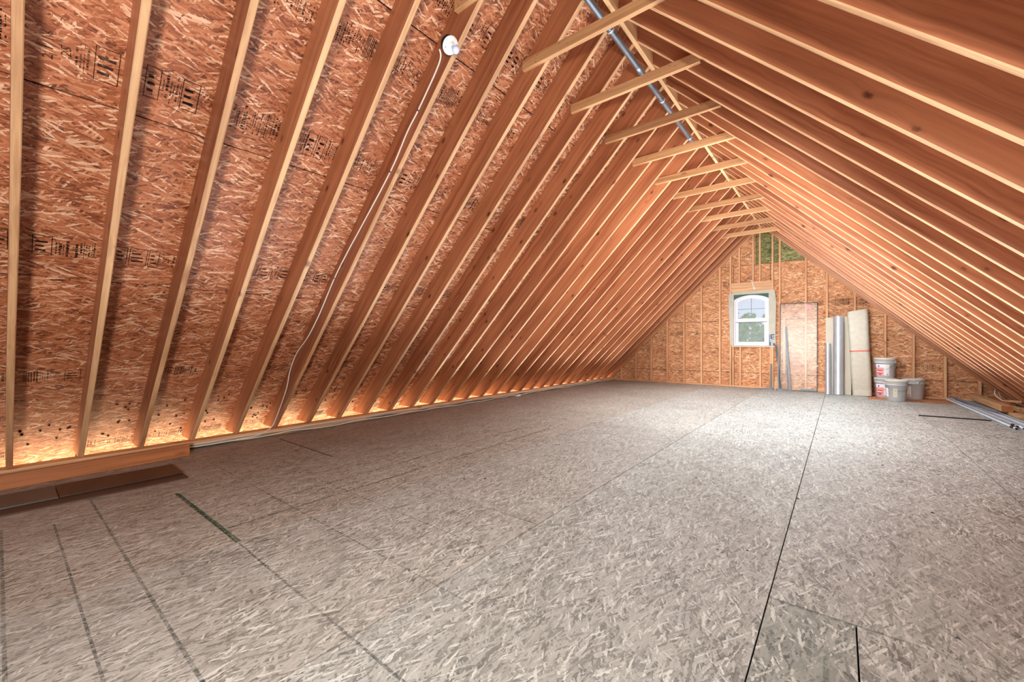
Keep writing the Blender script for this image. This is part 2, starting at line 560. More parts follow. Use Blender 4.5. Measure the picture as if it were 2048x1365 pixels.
def stamp(parent, cx, cy, w, h, seed, txt=None):
    """mill stamp on a board: outlined boxes, bar rows and a few characters, flat on the face"""
    rg = random.Random(seed)
    mb = MB()
    z = 0.0006

    def q(x0, x1, y0, y1):
        mb.add([(x0, y0, z), (x1, y0, z), (x1, y1, z), (x0, y1, z)], [(0, 1, 2, 3)])
    x = cx - w / 2
    while x < cx + w / 2 - 0.03:
        kind = rg.choice(['box', 'bars', 'lines', 'lines', 'lines', 'text', 'box'])
        bw = rg.uniform(0.05, 0.10)
        y0, y1 = cy - h / 2, cy + h / 2
        if kind == 'box':
            e = 0.004
            q(x, x + bw, y0, y0 + e); q(x, x + bw, y1 - e, y1); q(x, x + e, y0, y1); q(x + bw - e, x + bw, y0, y1)
            for k in range(3):
                yy = y0 + h * (0.2 + 0.22 * k)
                q(x + 0.012, x + bw * rg.uniform(0.5, 0.85), yy, yy + h * 0.09)
        elif kind == 'bars':
            xx = x
            while xx < x + bw:
                t = rg.uniform(0.003, 0.008)
                q(xx, xx + t, y0 + h * 0.08 * rg.random(), y1 - h * 0.1 * rg.random())
                xx += t + rg.uniform(0.004, 0.008)
        elif kind == 'lines':
            xx = x
            while xx < x + bw:
                yy = y0 + h * 0.3 * rg.random()
                tw = rg.choice([0.005, 0.007, 0.011, 0.016])
                ye = y1 - h * 0.3 * rg.random()
                while yy < ye:
                    L = rg.uniform(0.004, 0.016)
                    if rg.random() < 0.85:
                        q(xx + tw * 0.2 * rg.random(), xx + tw * rg.uniform(0.7, 1), yy, min(yy + L, ye))
                    yy += L + rg.uniform(0.003, 0.006)
                xx += tw + rg.uniform(0.004, 0.007)
        elif kind == 'text':
            t = txt or rg.choice(['52', '25', '11/4', '2 1/16'])
            vs, fs, tw = glyph(t)
            sc_ = min(0.055, h / max(tw, 0.1))
            # mill print runs across the panel: turned a quarter turn
            mb.add([(x + 0.048 - v[1] * sc_, cy - tw * sc_ / 2 + v[0] * sc_, z) for v in vs], fs)
            bw = 0.055
        x += bw + rg.uniform(0.006, 0.014)
    if mb.v:
        mb.build('stamp', 'ink', parent)


def panel(parent, mtx, x0, x1, y0, y1, mat, gap=0.0055, poly=None, t=PT):
    """one sheet; its own frame sits at the sheet's corner, face at z=0"""
    p = poly or [(x0 + gap / 2, y0 + gap / 2), (x1 - gap / 2, y0 + gap / 2), (x1 - gap / 2, y1 - gap / 2), (x0 + gap / 2, y1 - gap / 2)]
    ox, oy = p[0]
    mb = MB().prism([(a - ox, b - oy) for a, b in p], -t, 0)
    o = mb.build('osb_panel', mat, parent, mtx @ Matrix.Translation((ox, oy, 0)))
    return o, ox, oy


# ------------------------------------------------------------------ floor
floor_ = struct('floor')
FM = frame((0, 0, 0), (0, 1, 0), (-1, 0, 0), (0, 0, 1))    # local x = world Y, local y = -world X
strips = [(-5.44, -4.98, []), (-4.98, -3.79, [-0.44, 2.0, 4.44, 6.88, 9.32]), (-3.79, -2.605, [0.81, 3.25, 5.69, 8.13, 10.5]),
          (-2.605, -1.425, [-0.42, 2.025, 4.56, 7.0, 9.44]), (-1.425, -0.24, [0.46, 2.9, 5.34, 7.78, 10.2]),
          (-0.24, 0.965, [-0.36, 2.08, 4.55, 7.3, 9.7]), (0.965, 2.16, [0.9, 3.34, 5.78, 8.22]), (2.16, 2.47, [-0.4, 2.0, 4.4, 6.9, 9.4])]
BX0, BX1, BY0 = 0.44, 1.78, 10.57
for (xa, xb, cuts) in strips:
    ys = [YB] + [c for c in cuts] + [YG + 0.1]
    fm = 'osb_floor' if xb < -2.5 else ('osb_floor_mid' if xb < -1.3 else 'osb_floor_grey')   # greyer sheets away from the eave
    for ya, yb in zip(ys, ys[1:]):
        if xa >= -0.25 and yb > BY0 and xb < 2.2:
            yb2 = BY0
        else:
            yb2 = yb
        if yb2 - ya > 0.05:
            if xa == -0.24 and abs(ya + 0.36) < 0.01:
                panel(floor_, FM, ya, yb2, -xb, -0.05, fm)
                panel(floor_, FM, ya, yb2, -0.05, -xa, 'osb_floor_stained')
            else:
                panel(floor_, FM, ya, yb2, -xb, -xa, fm)
# the clean end of the deck under the buckets, plus its dusty neighbours
panel(floor_, FM, BY0, YG + 0.1, -BX1, -BX0, 'osb_floor_brown')
panel(floor_, FM, BY0, YG + 0.1, -BX0, 0.24, 'osb_floor_grey')
panel(floor_, FM, BY0, YG + 0.1, -2.16, -BX1, 'osb_floor_grey')
MB().box(-5.44, 2.47, YB, YG + 0.15, -0.06, -0.016).build('subfloor', 'dark', floor_)


def mark(name, mat, x0, y0, x1, y1, w):
    a, b = Vector((x0, y0, 0)), Vector((x1, y1, 0))
    d = (b - a).normalized()
    nrm = Vector((-d.y, d.x, 0)) * w * 0.36
    pts = [a - nrm, b - nrm, b + nrm, a + nrm]
    MB().add([(p.x, p.y, 0.0008) for p in pts], [(0, 1, 2, 3)]).build(name, mat, floor_)


for (x0, y0, x1, y1, w) in [(-4.13, 0.39, -1.3, 0.41, 0.018), (-3.72, 0.20, -1.3, 0.21, 0.014), (-3.84, 0.0, -1.6, 0.01, 0.016),
                            (-2.57, 0.815, -1.0, 0.815, 0.016), (-4.6, 1.2, -1.2, 1.235, 0.011), (-2.83, 0.84, -2.9, 4.4, 0.032),
                            (-3.10, 1.0, -3.2, 4.4, 0.022), (-1.72, 2.02, -1.43, 2.03, 0.010), (-3.3, 1.6, -1.5, 1.62, 0.009),
                            (-3.5, 0.7, -3.66, 2.6, 0.010), (-1.2, 0.41, -0.5, 0.41, 0.012)]:
    mark('chalk_line', 'chalk', x0, y0, x1, y1, w)
mark('green_stripe', 'green', -3.77, 0.80, -2.59, 0.82, 0.036)
mark('green_stripe', 'green_faint', -0.225, 2.07, 0.2, 2.075, 0.022)
mark('green_stripe', 'green_faint', -0.03, 1.2, -0.04, 2.06, 0.022)
mark('chalk_line', 'black', -4.98, 1.99, -3.82, 2.0, 0.018)

# ------------------------------------------------------------------ roof: one frame of rafters, sheathing, ties and ridge
ceil = struct('ceiling')
LEX, LEZ = Vector((R2, 0, R2)), Vector((-R2, 0, R2))
REX, REZ = Vector((-R2, 0, R2)), Vector((R2, 0, R2))
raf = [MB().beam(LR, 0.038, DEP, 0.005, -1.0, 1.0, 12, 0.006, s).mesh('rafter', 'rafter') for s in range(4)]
for me in raf:                     # narrow edges coloured paler than the wide faces, painting in light on the undersides
    me.materials.append(M['rafter_edge_lit'])
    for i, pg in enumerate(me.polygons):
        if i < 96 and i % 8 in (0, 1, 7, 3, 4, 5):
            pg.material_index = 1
YK = {k: Y0 + k * S for k in range(-6, 29)}
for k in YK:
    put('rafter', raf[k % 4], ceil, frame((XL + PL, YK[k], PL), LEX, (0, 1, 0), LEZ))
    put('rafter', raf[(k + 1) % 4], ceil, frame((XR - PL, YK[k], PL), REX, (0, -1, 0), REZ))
# plates at the eaves
for (xa, sgn) in ((XL, 1), (XR, -1)):
    for lay in range(2):
        m, L = along((xa + sgn * 0.085, YB, lay * 0.038), (xa + sgn * 0.085, YG + 0.09, lay * 0.038))
        MB().beam(L, 0.14, 0.038, 0.003).build('wall_plate', 'pale', ceil, m)
# ridge board
m, L = along((XM, YB, 3.876), (XM, YG + 0.09, 3.876))
MB().beam(L, 0.038, 0.32, 0.004).build('ridge_board', 'pale', ceil, m)
# collar ties nailed to the near side of every other rafter
for i, k in enumerate(range(1, 27, 2)):
    jl, jr = random.uniform(-0.02, 0.02), random.uniform(-0.03, 0.03)
    x0, x1, z = -2.146 + jl, -0.91 + jr, 3.456 + random.uniform(-0.008, 0.008)
    m, L = along((x0, YK[k] - 0.0385, z), (x1, YK[k] - 0.0385, z))
    tie = MB().beam(L, 0.038, 0.089, 0.003).build('collar_tie', 'tie', ceil, m)
    nh = MB()
    for q_ in range(11):
        u = random.uniform(0.02, 0.2) if q_ < 5 else (L - random.uniform(0.02, 0.25) if q_ < 9 else random.uniform(0.3, 0.9))
        w_, r_ = random.uniform(0.015, 0.075), random.uniform(0.0025, 0.0045)
        nh.add([(u + r_ * math.cos(a_ * 1.0472), -0.0196, w_ + r_ * math.sin(a_ * 1.0472)) for a_ in range(6)], [tuple(range(6))])
    nh.build('nail_heads', 'charcoal', tie)
# sheathing, sheet by sheet
rowsx = [-0.95, 0.563, 1.842, 3.129, 4.402, 5.75]
LM = frame((XL + PL - R2 * DEP, 0, PL + R2 * DEP), (0, 1, 0), (R2, 0, R2), (R2, 0, -R2))
RM = frame((XR - PL + R2 * DEP, 0, PL + R2 * DEP), (0, -1, 0), (-R2, 0, R2), (-R2, 0, -R2))
lpan = []
for r in range(5):
    st = Y0 + S * (-8 if r % 2 else -11)
    y = st
    while y < YG + 0.1:
        ya, yb = max(y, YB), min(y + 2.438, YG + 0.12)
        if yb - ya > 0.1:
            o, ox, oy = panel(ceil, LM, ya, yb, rowsx[r], rowsx[r + 1], 'osb_roof', 0.008)
            lpan.append((r, ya, yb, o, ox, oy))
            panel(ceil, RM, -yb, -ya, rowsx[r], rowsx[r + 1], 'osb_roof', 0.008)
        y += 2.438
# mill stamps on the left slope: (row, offset of the band above the lower edge)
bands = {0: [(0.42 - -0.95, 0.10), (0.0 + 0.12 + 0.95 - 0.30, 0.09)], 1: [(0.27, 0.13)], 2: [(0.26, 0.15)], 3: [(0.21, 0.18), (1.0, 0.16)], 4: [(0.25, 0.16)]}
bands[0] = [(0.80, 0.10)]
rg = random.Random(3)
for (r, ya, yb, o, ox, oy) in lpan:
    for k in range(-2, 19):
        yc = YK[k] + S / 2
        if ya + 0.15 < yc < yb - 0.15:
            for (b, h) in bands[r]:
                if rg.random() < 0.9:
                    stamp(o, yc - ox + rg.uniform(0.0, 0.03), b + rg.uniform(-0.01, 0.01), rg.uniform(0.26, 0.36), h, rg.random())
# roofing nails poking through the lowest sheets
nails = MB()
rg = random.Random(31)
for k in range(-2, 14):
    for j in range(9):
        y = YK[k] + rg.uniform(0.05, 0.36)
        x = -0.235 + (rg.choice([0.22, 0.36, 0.50]) - PL + rg.uniform(-0.04, 0.04)) / R2
        tip = (y + rg.uniform(-0.004, 0.004), x + rg.uniform(-0.004, 0.004), 0.016)
        pts = []
        for q_ in range(10):
            a_ = q_ * math.pi / 5
            rr = 0.004 if q_ % 2 else rg.uniform(0.008, 0.016)
            pts.append((y + rr * math.cos(a_), x + rr * math.sin(a_), 0.0006))
        nails.add(pts + [tip], [(q_, (q_ + 1) % 10, 10) for q_ in range(10)])
o = nails.build('nail_tips', 'charcoal', ceil, LM)
o['kind'] = 'stuff'
# roofing over the sheets
MB().box(YB, YG + 0.13, -1.0, 5.95, -0.03, -0.014).build('roofing', 'felt', ceil, LM)
MB().box(-YG - 0.13, -YB, -1.0, 5.95, -0.03, -0.014).build('roofing', 'felt', ceil, RM)
# soffits closing the eaves from below
MB().box(-6.25, -5.40, YB, YG + 0.1, -0.32, -0.30).build('soffit', 'felt', ceil)
MB().box(2.43, 3.30, YB, YG + 0.1, -0.12, -0.10).build('soffit', 'felt', ceil)

# ------------------------------------------------------------------ gable wall
gab = struct('wall_back')
GY = YG + 0.09
GM = frame((0, GY, 0), (1, 0, 0), (0, 0, 1), (0, -1, 0))
WX0, WX1, WZ0, WZ1 = -2.085, -1.30, 1.03, 2.35
zr = [0.0, 0.355, 1.65, 3.02, 4.4]
xcols = {0: [-6, -3.27, -0.6, 1.16, 3.2], 1: [-6, -4.59, -2.14, -0.22, 1.6, 3.2], 2: [-6, -3.27, -1.1, 0.74, 3.2], 3: [-6, -1.6, 3.2]}
gpan = []
for r in range(4):
    for xa, xb in zip(xcols[r], xcols[r][1:]):
        za, zb = zr[r], zr[r + 1]
        parts = [(xa, xb, za, zb)]
        if xa < WX1 and xb > WX0 and za < WZ1 and zb > WZ0:
            parts = []
            if xa < WX0: parts.append((xa, WX0, za, zb))
            if xb > WX1: parts.append((WX1, xb, za, zb))
            if za < WZ0: parts.append((max(xa, WX0), min(xb, WX1), za, WZ0))
            if zb > WZ1: parts.append((max(xa, WX0), min(xb, WX1), WZ1, zb))
        for (a, b, c, d) in parts:
            g = 0.005
            poly = [(a + g, c + g), (b - g, c + g), (b - g, d - g), (a + g, d - g)]
            poly = clip(poly, -1, 1, -XL + DEP / R2)
            poly = clip(poly, 1, 1, XR + DEP / R2) if poly else poly
            if len(poly) > 2:
                mat = 'osb_green' if (r == 3 and xa > -2) else 'osb_gable'
                o, ox, oy = panel(gab, GM, 0, 0, 0, 0, mat, poly=poly)
                gpan.append((a, b, c, d, o, ox, oy))
# siding behind the sheets so that the joints stay dark
outer = [(-6.2, -0.1), (3.2, -0.1), (XM, 4.6)]
for (a, b, c, d) in [(-6.0, WX0, -0.1, 4.5), (WX1, 3.1, -0.1, 4.5), (WX0, WX1, -0.1, WZ0), (WX0, WX1, WZ1, 4.5)]:
    poly = [(a, c), (b, c), (b, d), (a, d)]
    poly = clip(clip(poly, -1, 1, -XL + 0.36), 1, 1, XR + 0.36)
    MB().prism(poly, -0.035, -0.0145).build('siding', 'felt', gab, GM)


def top_at(x):
    return min(x - XL, XR - x) + 0.012


def stud(x, z0, z1, w=0.038, mat='stud'):
    m = frame((x, YG, z0), (0, 0, 1), (1, 0, 0), (0, 1, 0))
    MB().beam(z1 - z0, w, 0.0875, 0.003).build('stud', mat, gab, m)


for x in [-5.044, -4.594, -4.151, -3.708, -3.265, -2.827, -2.385, -2.142, -1.245, -1.101, -0.603, -0.22, 0.256, 0.737, 1.16, 1.602, 2.052]:
    stud(x, 0.038, top_at(x))
for x in [-2.085, -1.285]:
    stud(x, 0.038, WZ1 if x < -2 else 0.99)
for x in [-1.924, -1.496]:
    stud(x, 0.038, 0.99)
for x in [-1.945, -1.648, -1.507]:
    stud(x, 2.585, top_at(x))
m, L = along((-2.12, YG + 0.0445, 2.355), (-1.265, YG + 0.0445, 2.355))
MB().beam(L, 0.085, 0.232, 0.004).build('window_header', 'pale', gab, m)
m, L = along((-2.12, YG + 0.0445, 0.99), (-1.265, YG + 0.0445, 0.99))
MB().beam(L, 0.085, 0.038, 0.003).build('rough_sill', 'stud', gab, m)
m, L = along((-5.25, YG + 0.0445, 0), (2.25, YG + 0.0445, 0))
MB().beam(L, 0.088, 0.038, 0.003).build('sole_plate', 'stud', gab, m)
for (x, ex, ey, ez) in ((XL + 0.04, LEX, (0, 1, 0), LEZ), (XR - 0.04, REX, (0, -1, 0), REZ)):
    MB().beam(5.45, 0.088, 0.076, 0.003, -1, 1).build('rake_plate', 'stud', gab, frame((x, YG + 0.0445, 0.04), ex, ey, ez))
# mill stamps on the gable sheets
for i, (x, z, w, h) in enumerate([(-2.95, 2.62, 0.3, 0.13), (-2.25, 2.60, 0.16, 0.13), (-2.6, 2.60, 0.3, 0.12), (-2.62, 3.25, 0.34, 0.11), (-2.26, 3.25, 0.18, 0.1), (-1.8, 3.25, 0.2, 0.11), (-3.5, 1.36, 0.3, 0.1), (-3.05, 1.36, 0.36, 0.1), (-2.6, 1.36, 0.36, 0.1), (-4.36, 1.42, 0.14, 0.1),
                                  (-1.30, 3.30, 0.12, 0.12), (-0.86, 3.34, 0.36, 0.13), (-0.86, 2.03, 0.4, 0.09), (-0.42, 2.0, 0.26, 0.14), (0.02, 2.0, 0.34, 0.16), (0.5, 1.99, 0.34, 0.13), (0.95, 0.62, 0.3, 0.13), (1.38, 0.62, 0.36, 0.13)]):
    for (a, b, c, d, o, ox, oy) in gpan:
        if a < x < b and c < z < d:
            stamp(o, x - ox, z - oy, w, h, i + 50)

# ------------------------------------------------------------------ window in the gable
win = struct('window_1', (0, YG, 0))


def arch(x0, x1, zb, zs, zt, n=16):
    """outline: straight sides, segmental arch on top"""
    pts = [(x0, zb), (x1, zb)]
    c, hw, r = (x0 + x1) / 2, (x1 - x0) / 2, zt - zs
    R = (hw * hw + r * r) / (2 * r)
    a = math.asin(hw / R)
    for i in range(n + 1):
        t = a - 2 * a * i / n
        pts.append((c + R * math.sin(t), zt - R + R * math.cos(t)))
    return pts


def ring(outer_, inner_, y0, y1):
    mb = MB()
    n = len(outer_)
    vs = [(x, y0, z) for x, z in outer_] + [(x, y0, z) for x, z in inner_] + [(x, y1, z) for x, z in outer_] + [(x, y1, z) for x, z in inner_]
    fs = []
    for i in range(n):
        j = (i + 1) % n
        fs += [(i, j, n + j, n + i), (2 * n + j, 2 * n + i, 3 * n + i, 3 * n + j), (n + i, n + j, 3 * n + j, 3 * n + i), (j, i, 2 * n + i, 2 * n + j)]
    return mb.add(vs, fs)


ring(arch(-2.071, -1.317, 1.035, 2.165, 2.272), arch(-2.035, -1.353, 1.075, 2.14, 2.238), 0.03, 0.12).build('frame', 'vinyl', win)
ring(arch(-2.037, -1.351, 1.615, 2.142, 2.236), arch(-1.985, -1.403, 1.70, 2.10, 2.19), 0.055, 0.09).build('upper_sash', 'vinyl', win)
sash = [(-2.03, 1.07), (-1.358, 1.07), (-1.358, 1.648), (-2.03, 1.648)]
sin = [(-1.972, 1.12), (-1.416, 1.12), (-1.416, 1.60), (-1.972, 1.60)]
ring(sash, sin, 0.04, 0.075).build('lower_sash', 'vinyl', win)
MB().box(-2.03, -1.358, 0.034, 0.045, 1.60, 1.612).build('meeting_rail', 'charcoal', win)
MB().add([(x, 0.07, z) for x, z in arch(-1.985, -1.403, 1.70, 2.10, 2.19)], [tuple(range(19))]).build('pane', 'glass', win)
MB().add([(-1.972, 0.055, 1.12), (-1.416, 0.055, 1.12), (-1.416, 0.055, 1.60), (-1.972, 0.055, 1.60)], [(0, 1, 2, 3)]).build('pane', 'glass', win)
MB().box(-1.700, -1.690, 0.062, 0.078, 1.70, 2.19).build('muntin', 'grey_strip', win)
MB().box(-1.985, -1.403, 0.062, 0.078, 1.925, 1.935).build('muntin', 'grey_strip', win)
# flange filling the square corners above the arch
MB().box(-2.075, -1.31, 0.10, 0.12, 2.10, 2.345).build('flange_left', 'teal', win) if False else None
a = arch(-2.071, -1.317, 1.035, 2.165, 2.272)[2:]
for half in (a[:9], a[8:]):
    xs = half[0][0] if half is not a[8:] else half[-1][0]
    edge = half[0][0] if half[0][0] > -1.6 else half[-1][0]
    poly = [(edge, 2.345)] + ([(x, z) for x, z in half] if edge > -1.6 else [(x, z) for x, z in half]) + [(-1.694, 2.345)]
    if edge < -1.6:
        poly = [(-1.694, 2.345)] + list(half) + [(edge, 2.345)]
    MB().add([(x, 0.085, z) for x, z in poly], [tuple(range(len(poly)))]).build('flange', 'teal', win)


def flap(name, mat, xs0, xs1, y, zs, bulge=0.008, seed=1):
    """strip of house wrap with uneven edges, slightly rippled"""
    rg_ = random.Random(seed)
    n = len(zs)
    vs, fs = [], []
    for i in range(n):
        for j in range(5):
            t = j / 4
            x = xs0[i] * (1 - t) + xs1[i] * t
            vs.append((x, y - bulge * rg_.random(), zs[i]))
    for i in range(n - 1):
        for j in range(4):
            fs.append((i * 5 + j, i * 5 + j + 1, i * 5 + j + 6, i * 5 + j + 5))
    b = len(vs)
    vs += [(x, yy + 0.004, z) for x, yy, z in vs]
    fs += [tuple(reversed([q + b for q in f])) for f in fs]
    return MB().add(vs, fs, True).build(name, mat, win)


flap('house_wrap', 'wrap', [-2.09, -2.13, -2.15, -2.155, -2.16, -2.165, -2.18, -2.182, -2.185, -2.165], [-2.066] * 10, -0.004, [1.01, 1.06, 1.17, 1.32, 1.5, 1.7, 1.95, 2.12, 2.24, 2.335], seed=2)
fr = flap('house_wrap', 'wrap', [-1.322] * 10, [-1.178, -1.175, -1.18, -1.183, -1.18, -1.176, -1.172, -1.17, -1.195, -1.205], -0.004, [1.01, 1.06, 1.15, 1.30, 1.5, 1.7, 1.9, 2.12, 2.26, 2.36], seed=3)
flap('house_wrap', 'wrap', [-2.1, -2.1, -2.1], [-1.21, -1.21, -1.21], -0.005, [2.29, 2.32, 2.358], 0.003, seed=4)
flap('house_wrap', 'wrap', [-2.10, -2.09], [-1.2, -1.19], -0.006, [1.0, 1.04], 0.004, seed=5)
# the scrap of blue print left on the wrap
bp = MB()
zq = -0.017
for (x0, x1, z0, z1) in [(-1.285, -1.255, 1.19, 1.30), (-1.255, -1.20, 1.275, 1.305), (-1.255, -1.20, 1.225, 1.245), (-1.265, -1.21, 1.18, 1.20), (-1.31, -1.296, 1.03, 1.29), (-1.296, -1.275, 1.03, 1.12), (-1.235, -1.19, 1.03, 1.09)]:
    bp.add([(x0, zq, z0), (x1, zq, z0), (x1, zq, z1), (x0, zq, z1)], [(0, 1, 2, 3)])
bp.build('blue_print', 'blue_print', fr)

# ------------------------------------------------------------------ things on the roof frame
t = thing('lamp_fixture', 'white porcelain lampholder with bare frosted bulb on a rafter', 'light fixture',
          mtx=frame((-2.163, 1.998, 3.218), (R2, 0, R2), (0, 1, 0), (-R2, 0, R2)))
# local -z points into the room
MB().lathe([(0.050, 0.045), (0.055, 0.04), (0.055, 0.002), (0.05, 0.0)], 24).build('junction_box', 'black', t)
MB().lathe([(0.0, -0.034), (0.020, -0.034), (0.023, -0.030), (0.024, -0.020), (0.034, -0.014), (0.050, -0.010), (0.060, -0.004), (0.061, 0.001), (0.058, 0.003), (0, 0.003)], 32, cap=False).build('lampholder', 'porcelain', t)
MB().lathe([(0.0, -0.104), (0.010, -0.1025), (0.019, -0.098), (0.025, -0.090), (0.0275, -0.080), (0.026, -0.070), (0.020, -0.058), (0.0145, -0.048), (0.013, -0.030)], 24, cap=False).build('bulb', 'bulb', t)
for s_ in (-1, 1):
    MB().lathe([(0, -0.0125), (0.004, -0.0125), (0.005, -0.009), (0.005, -0.006)], 10, cap=False, org=(0.026 * s_, 0.036 * s_, 0)).build('screw', 'wire', t)
mb = MB()
mb.box(-0.050, -0.030, -0.012, 0.012, -0.0075, -0.0068)
mb.build('print', 'charcoal', t)
cab = [(-2.250, 1.975, 3.215), (-2.29, 2.02, 3.20), (-2.374, 2.046, 3.142), (-2.582, 2.048, 2.93), (-2.722, 2.048, 2.802), (-2.95, 2.048, 2.543), (-3.402, 2.048, 2.153), (-3.612, 2.048, 1.977), (-3.869, 2.046, 1.738), (-4.168, 2.048, 1.408), (-4.419, 2.046, 1.169), (-4.703, 2.046, 0.975), (-4.866, 2.046, 0.771), (-4.957, 2.046, 0.566), (-5.20, 2.04, 0.23), (-5.235, 1.99, 0.10), (-5.22, 1.85, 0.04), (-5.20, 1.62, 0.03)]
t = thing('lamp_cable', 'single white cable stapled down the rafter below the porcelain lampholder', 'cable')
MB().tube(smooth_path(cab, 5), 0.0058, 8).build('cable', 'cable_white', t)
for i in (3, 5, 8):
    p = Vector(cab[i])
    MB().box(p.x - 0.004, p.x + 0.004, p.y - 0.009, p.y + 0.004, p.z - 0.010, p.z + 0.010).build('staple', 'wire', t)
# cables on the floor along the eave plate
rg = random.Random(11)
for name, mat, r, x, z, lab in [('eave_cable', 'cable_white', 0.0065, -5.205, 0.014, 'white cable lying on the floor along the left eave plate, outermost of the bundle'),
                                ('eave_cable', 'cable_grey', 0.0065, -5.222, 0.030, 'pale grey cable in the eave bundle, looping over the others'),
                                ('eave_cable', 'cable_dark', 0.006, -5.225, 0.012, 'dark cable at the back of the bundle against the eave plate'),
                                ('eave_cable', 'cable_white', 0.006, -5.225, 0.050, 'thin white cable pinned on top of the eave plate face')]:
    pts = []
    y = 1.10 + rg.uniform(0, 0.05)
    while y < 11.2:
        u = (y - 1.1) / 10
        pts.append((x - 0.06 * u * 0.3 + rg.uniform(-0.001, 0.014), y, z + rg.uniform(-0.004, 0.02)))
        y += rg.uniform(0.16, 0.34)
    tag(MB().tube(smooth_path(pts, 4), r, 6).build(name, mat), lab, 'cable', 'cables along the left eave')
tag(MB().box(-5.20, -5.15, 6.60, 6.72, 0.0, 0.03).build('cable_tag', 'white_plastic'), 'small white plastic block beside the eave cables', 'cable tag')
# ridge conduit
t = thing('ridge_conduit', 'bright galvanised conduit hung just below the ridge board', 'pipe')
MB().tube([(-1.528, YB + 0.1, 3.775), (-1.528, 2.0, 3.775), (-1.528, 5.95, 3.775)], 0.027, 20).build('pipe', 'emt', t)
for y in (0.3, 1.9, 3.25, 4.55, 5.6):
    MB().lathe([(0.029, -0.012), (0.0315, -0.012), (0.0315, 0.012), (0.029, 0.012)], 20, cap=False).build('hanger', 'galv', t, frame((-1.528, y, 3.775), (1, 0, 0), (0, 0, 1), (0, -1, 0)))
for y in (3.9,):
    MB().lathe([(0.027, -0.05), (0.031, -0.045), (0.031, 0.045), (0.027, 0.05)], 20, cap=False).build('coupling', 'emt', t, frame((-1.528, y, 3.775), (1, 0, 0), (0, 0, 1), (0, -1, 0)))

# white cord hanging on the window header
t = MB().tube(smooth_path([(-1.70, YG - 0.004, 2.62), (-1.66, YG - 0.016, 2.60), (-1.648, YG - 0.012, 2.52), (-1.63, YG - 0.012, 2.42), (-1.615, YG - 0.012, 2.40), (-1.61, YG - 0.012, 2.45)], 5), 0.009, 8).build('cord_end', 'white_plastic')
tag(t, 'short white cord end hanging on the header above the window', 'cord')
MB().tube(smooth_path([(-1.64, YG - 0.004, 3.0), (-1.66, YG - 0.008, 2.85), (-1.70, YG - 0.01, 2.70), (-1.70, YG - 0.006, 2.62)], 5), 0.004, 6).build('wire', 'cable_grey', t)

# ------------------------------------------------------------------ left foreground
m, L = along((-4.80, -0.9, 0.0), (-4.962, 1.147, 0.0))
tag(MB().beam(L, 0.038, 0.112, 0.004, seg=6, wob=0.004).build('loose_stud', 'red_wood', None, m), 'long orange-brown lumber piece standing on edge along the eave, sawn end pale', 'lumber')
tag(MB().beam(1.9, 0.40, 0.010, 0.002).build('floor_plank', 'plank_brown', None, frame((-4.33, -0.95, 0.0), (0, 1, 0), (-1, 0, 0), (0, 0, 1))), 'dark brown flooring plank lying flat underneath the other two', 'plank', 'dark flooring planks')
tag(MB().beam(0.69, 0.36, 0.012, 0.002).build('floor_plank', 'plank_brown', None, frame((-4.45, 0.255, 0.0105), (0, 1, 0), (-1, 0, 0), (0, 0, 1))), 'brown flooring plank lying on the bottom plank, scuffed white at its end', 'plank', 'dark flooring planks')
tag(MB().beam(1.15, 0.36, 0.012, 0.002).build('floor_plank', 'plank_grey', None, frame((-4.445, -0.9, 0.0105), (0, 1, 0), (-1, 0, 0), (0, 0, 1))), 'grey flooring plank butted against the brown one, reaching out of view', 'plank', 'dark flooring planks')

# ------------------------------------------------------------------ things along the gable wall
# sheet of glass in a thin dark frame
p0, p1 = Vector((-0.742, 11.36, 0.0)), Vector((-0.742, 11.44, 2.02))
ez = (p1 - p0).normalized()
t = thing('glass_sheet', 'tall clear glass sheet with thin dark edging leaning on gable studs', 'glass sheet', mtx=frame(p0, (1, 0, 0), ez.cross(Vector((1, 0, 0))), ez))
hw, hh, e = 0.356, 2.015, 0.014
MB().add([(-hw, 0, 0), (hw, 0, 0), (hw, 0, hh), (-hw, 0, hh)], [(0, 1, 2, 3)]).build('pane', 'sheet_glass', t)
for (a, b, c, d) in [(-hw, -hw + e, 0, hh), (hw - e, hw, 0, hh), (-hw + e, hw - e, 0, e), (-hw + e, hw - e, hh - e, hh)]:
    MB().box(a, b, -0.006, 0.006, c, d).build('edging', 'charcoal', t)
MB().box(0.15, 0.24, -0.0085, -0.0065, 1.86, 1.96).build('sticker', 'pink', t)
MB().box(hw - 0.012, hw + 0.012, -0.014, 0.010, 0.56, 0.60).build('corner_clip', 'label_tan', t)
MB().box(hw - e - 0.3, hw - e, -0.012, -0.0065, 0.014, 0.055).build('bottom_rail', 'grey_strip', t)


def leaner(name, p0, p1, w, d, mat, label, cat):
    m, L = along(p0, p1, up=(0, -1, 0))
    return tag(MB().beam(L, w, d, min(w, d) * 0.12).build(name, mat, None, m), label, cat)


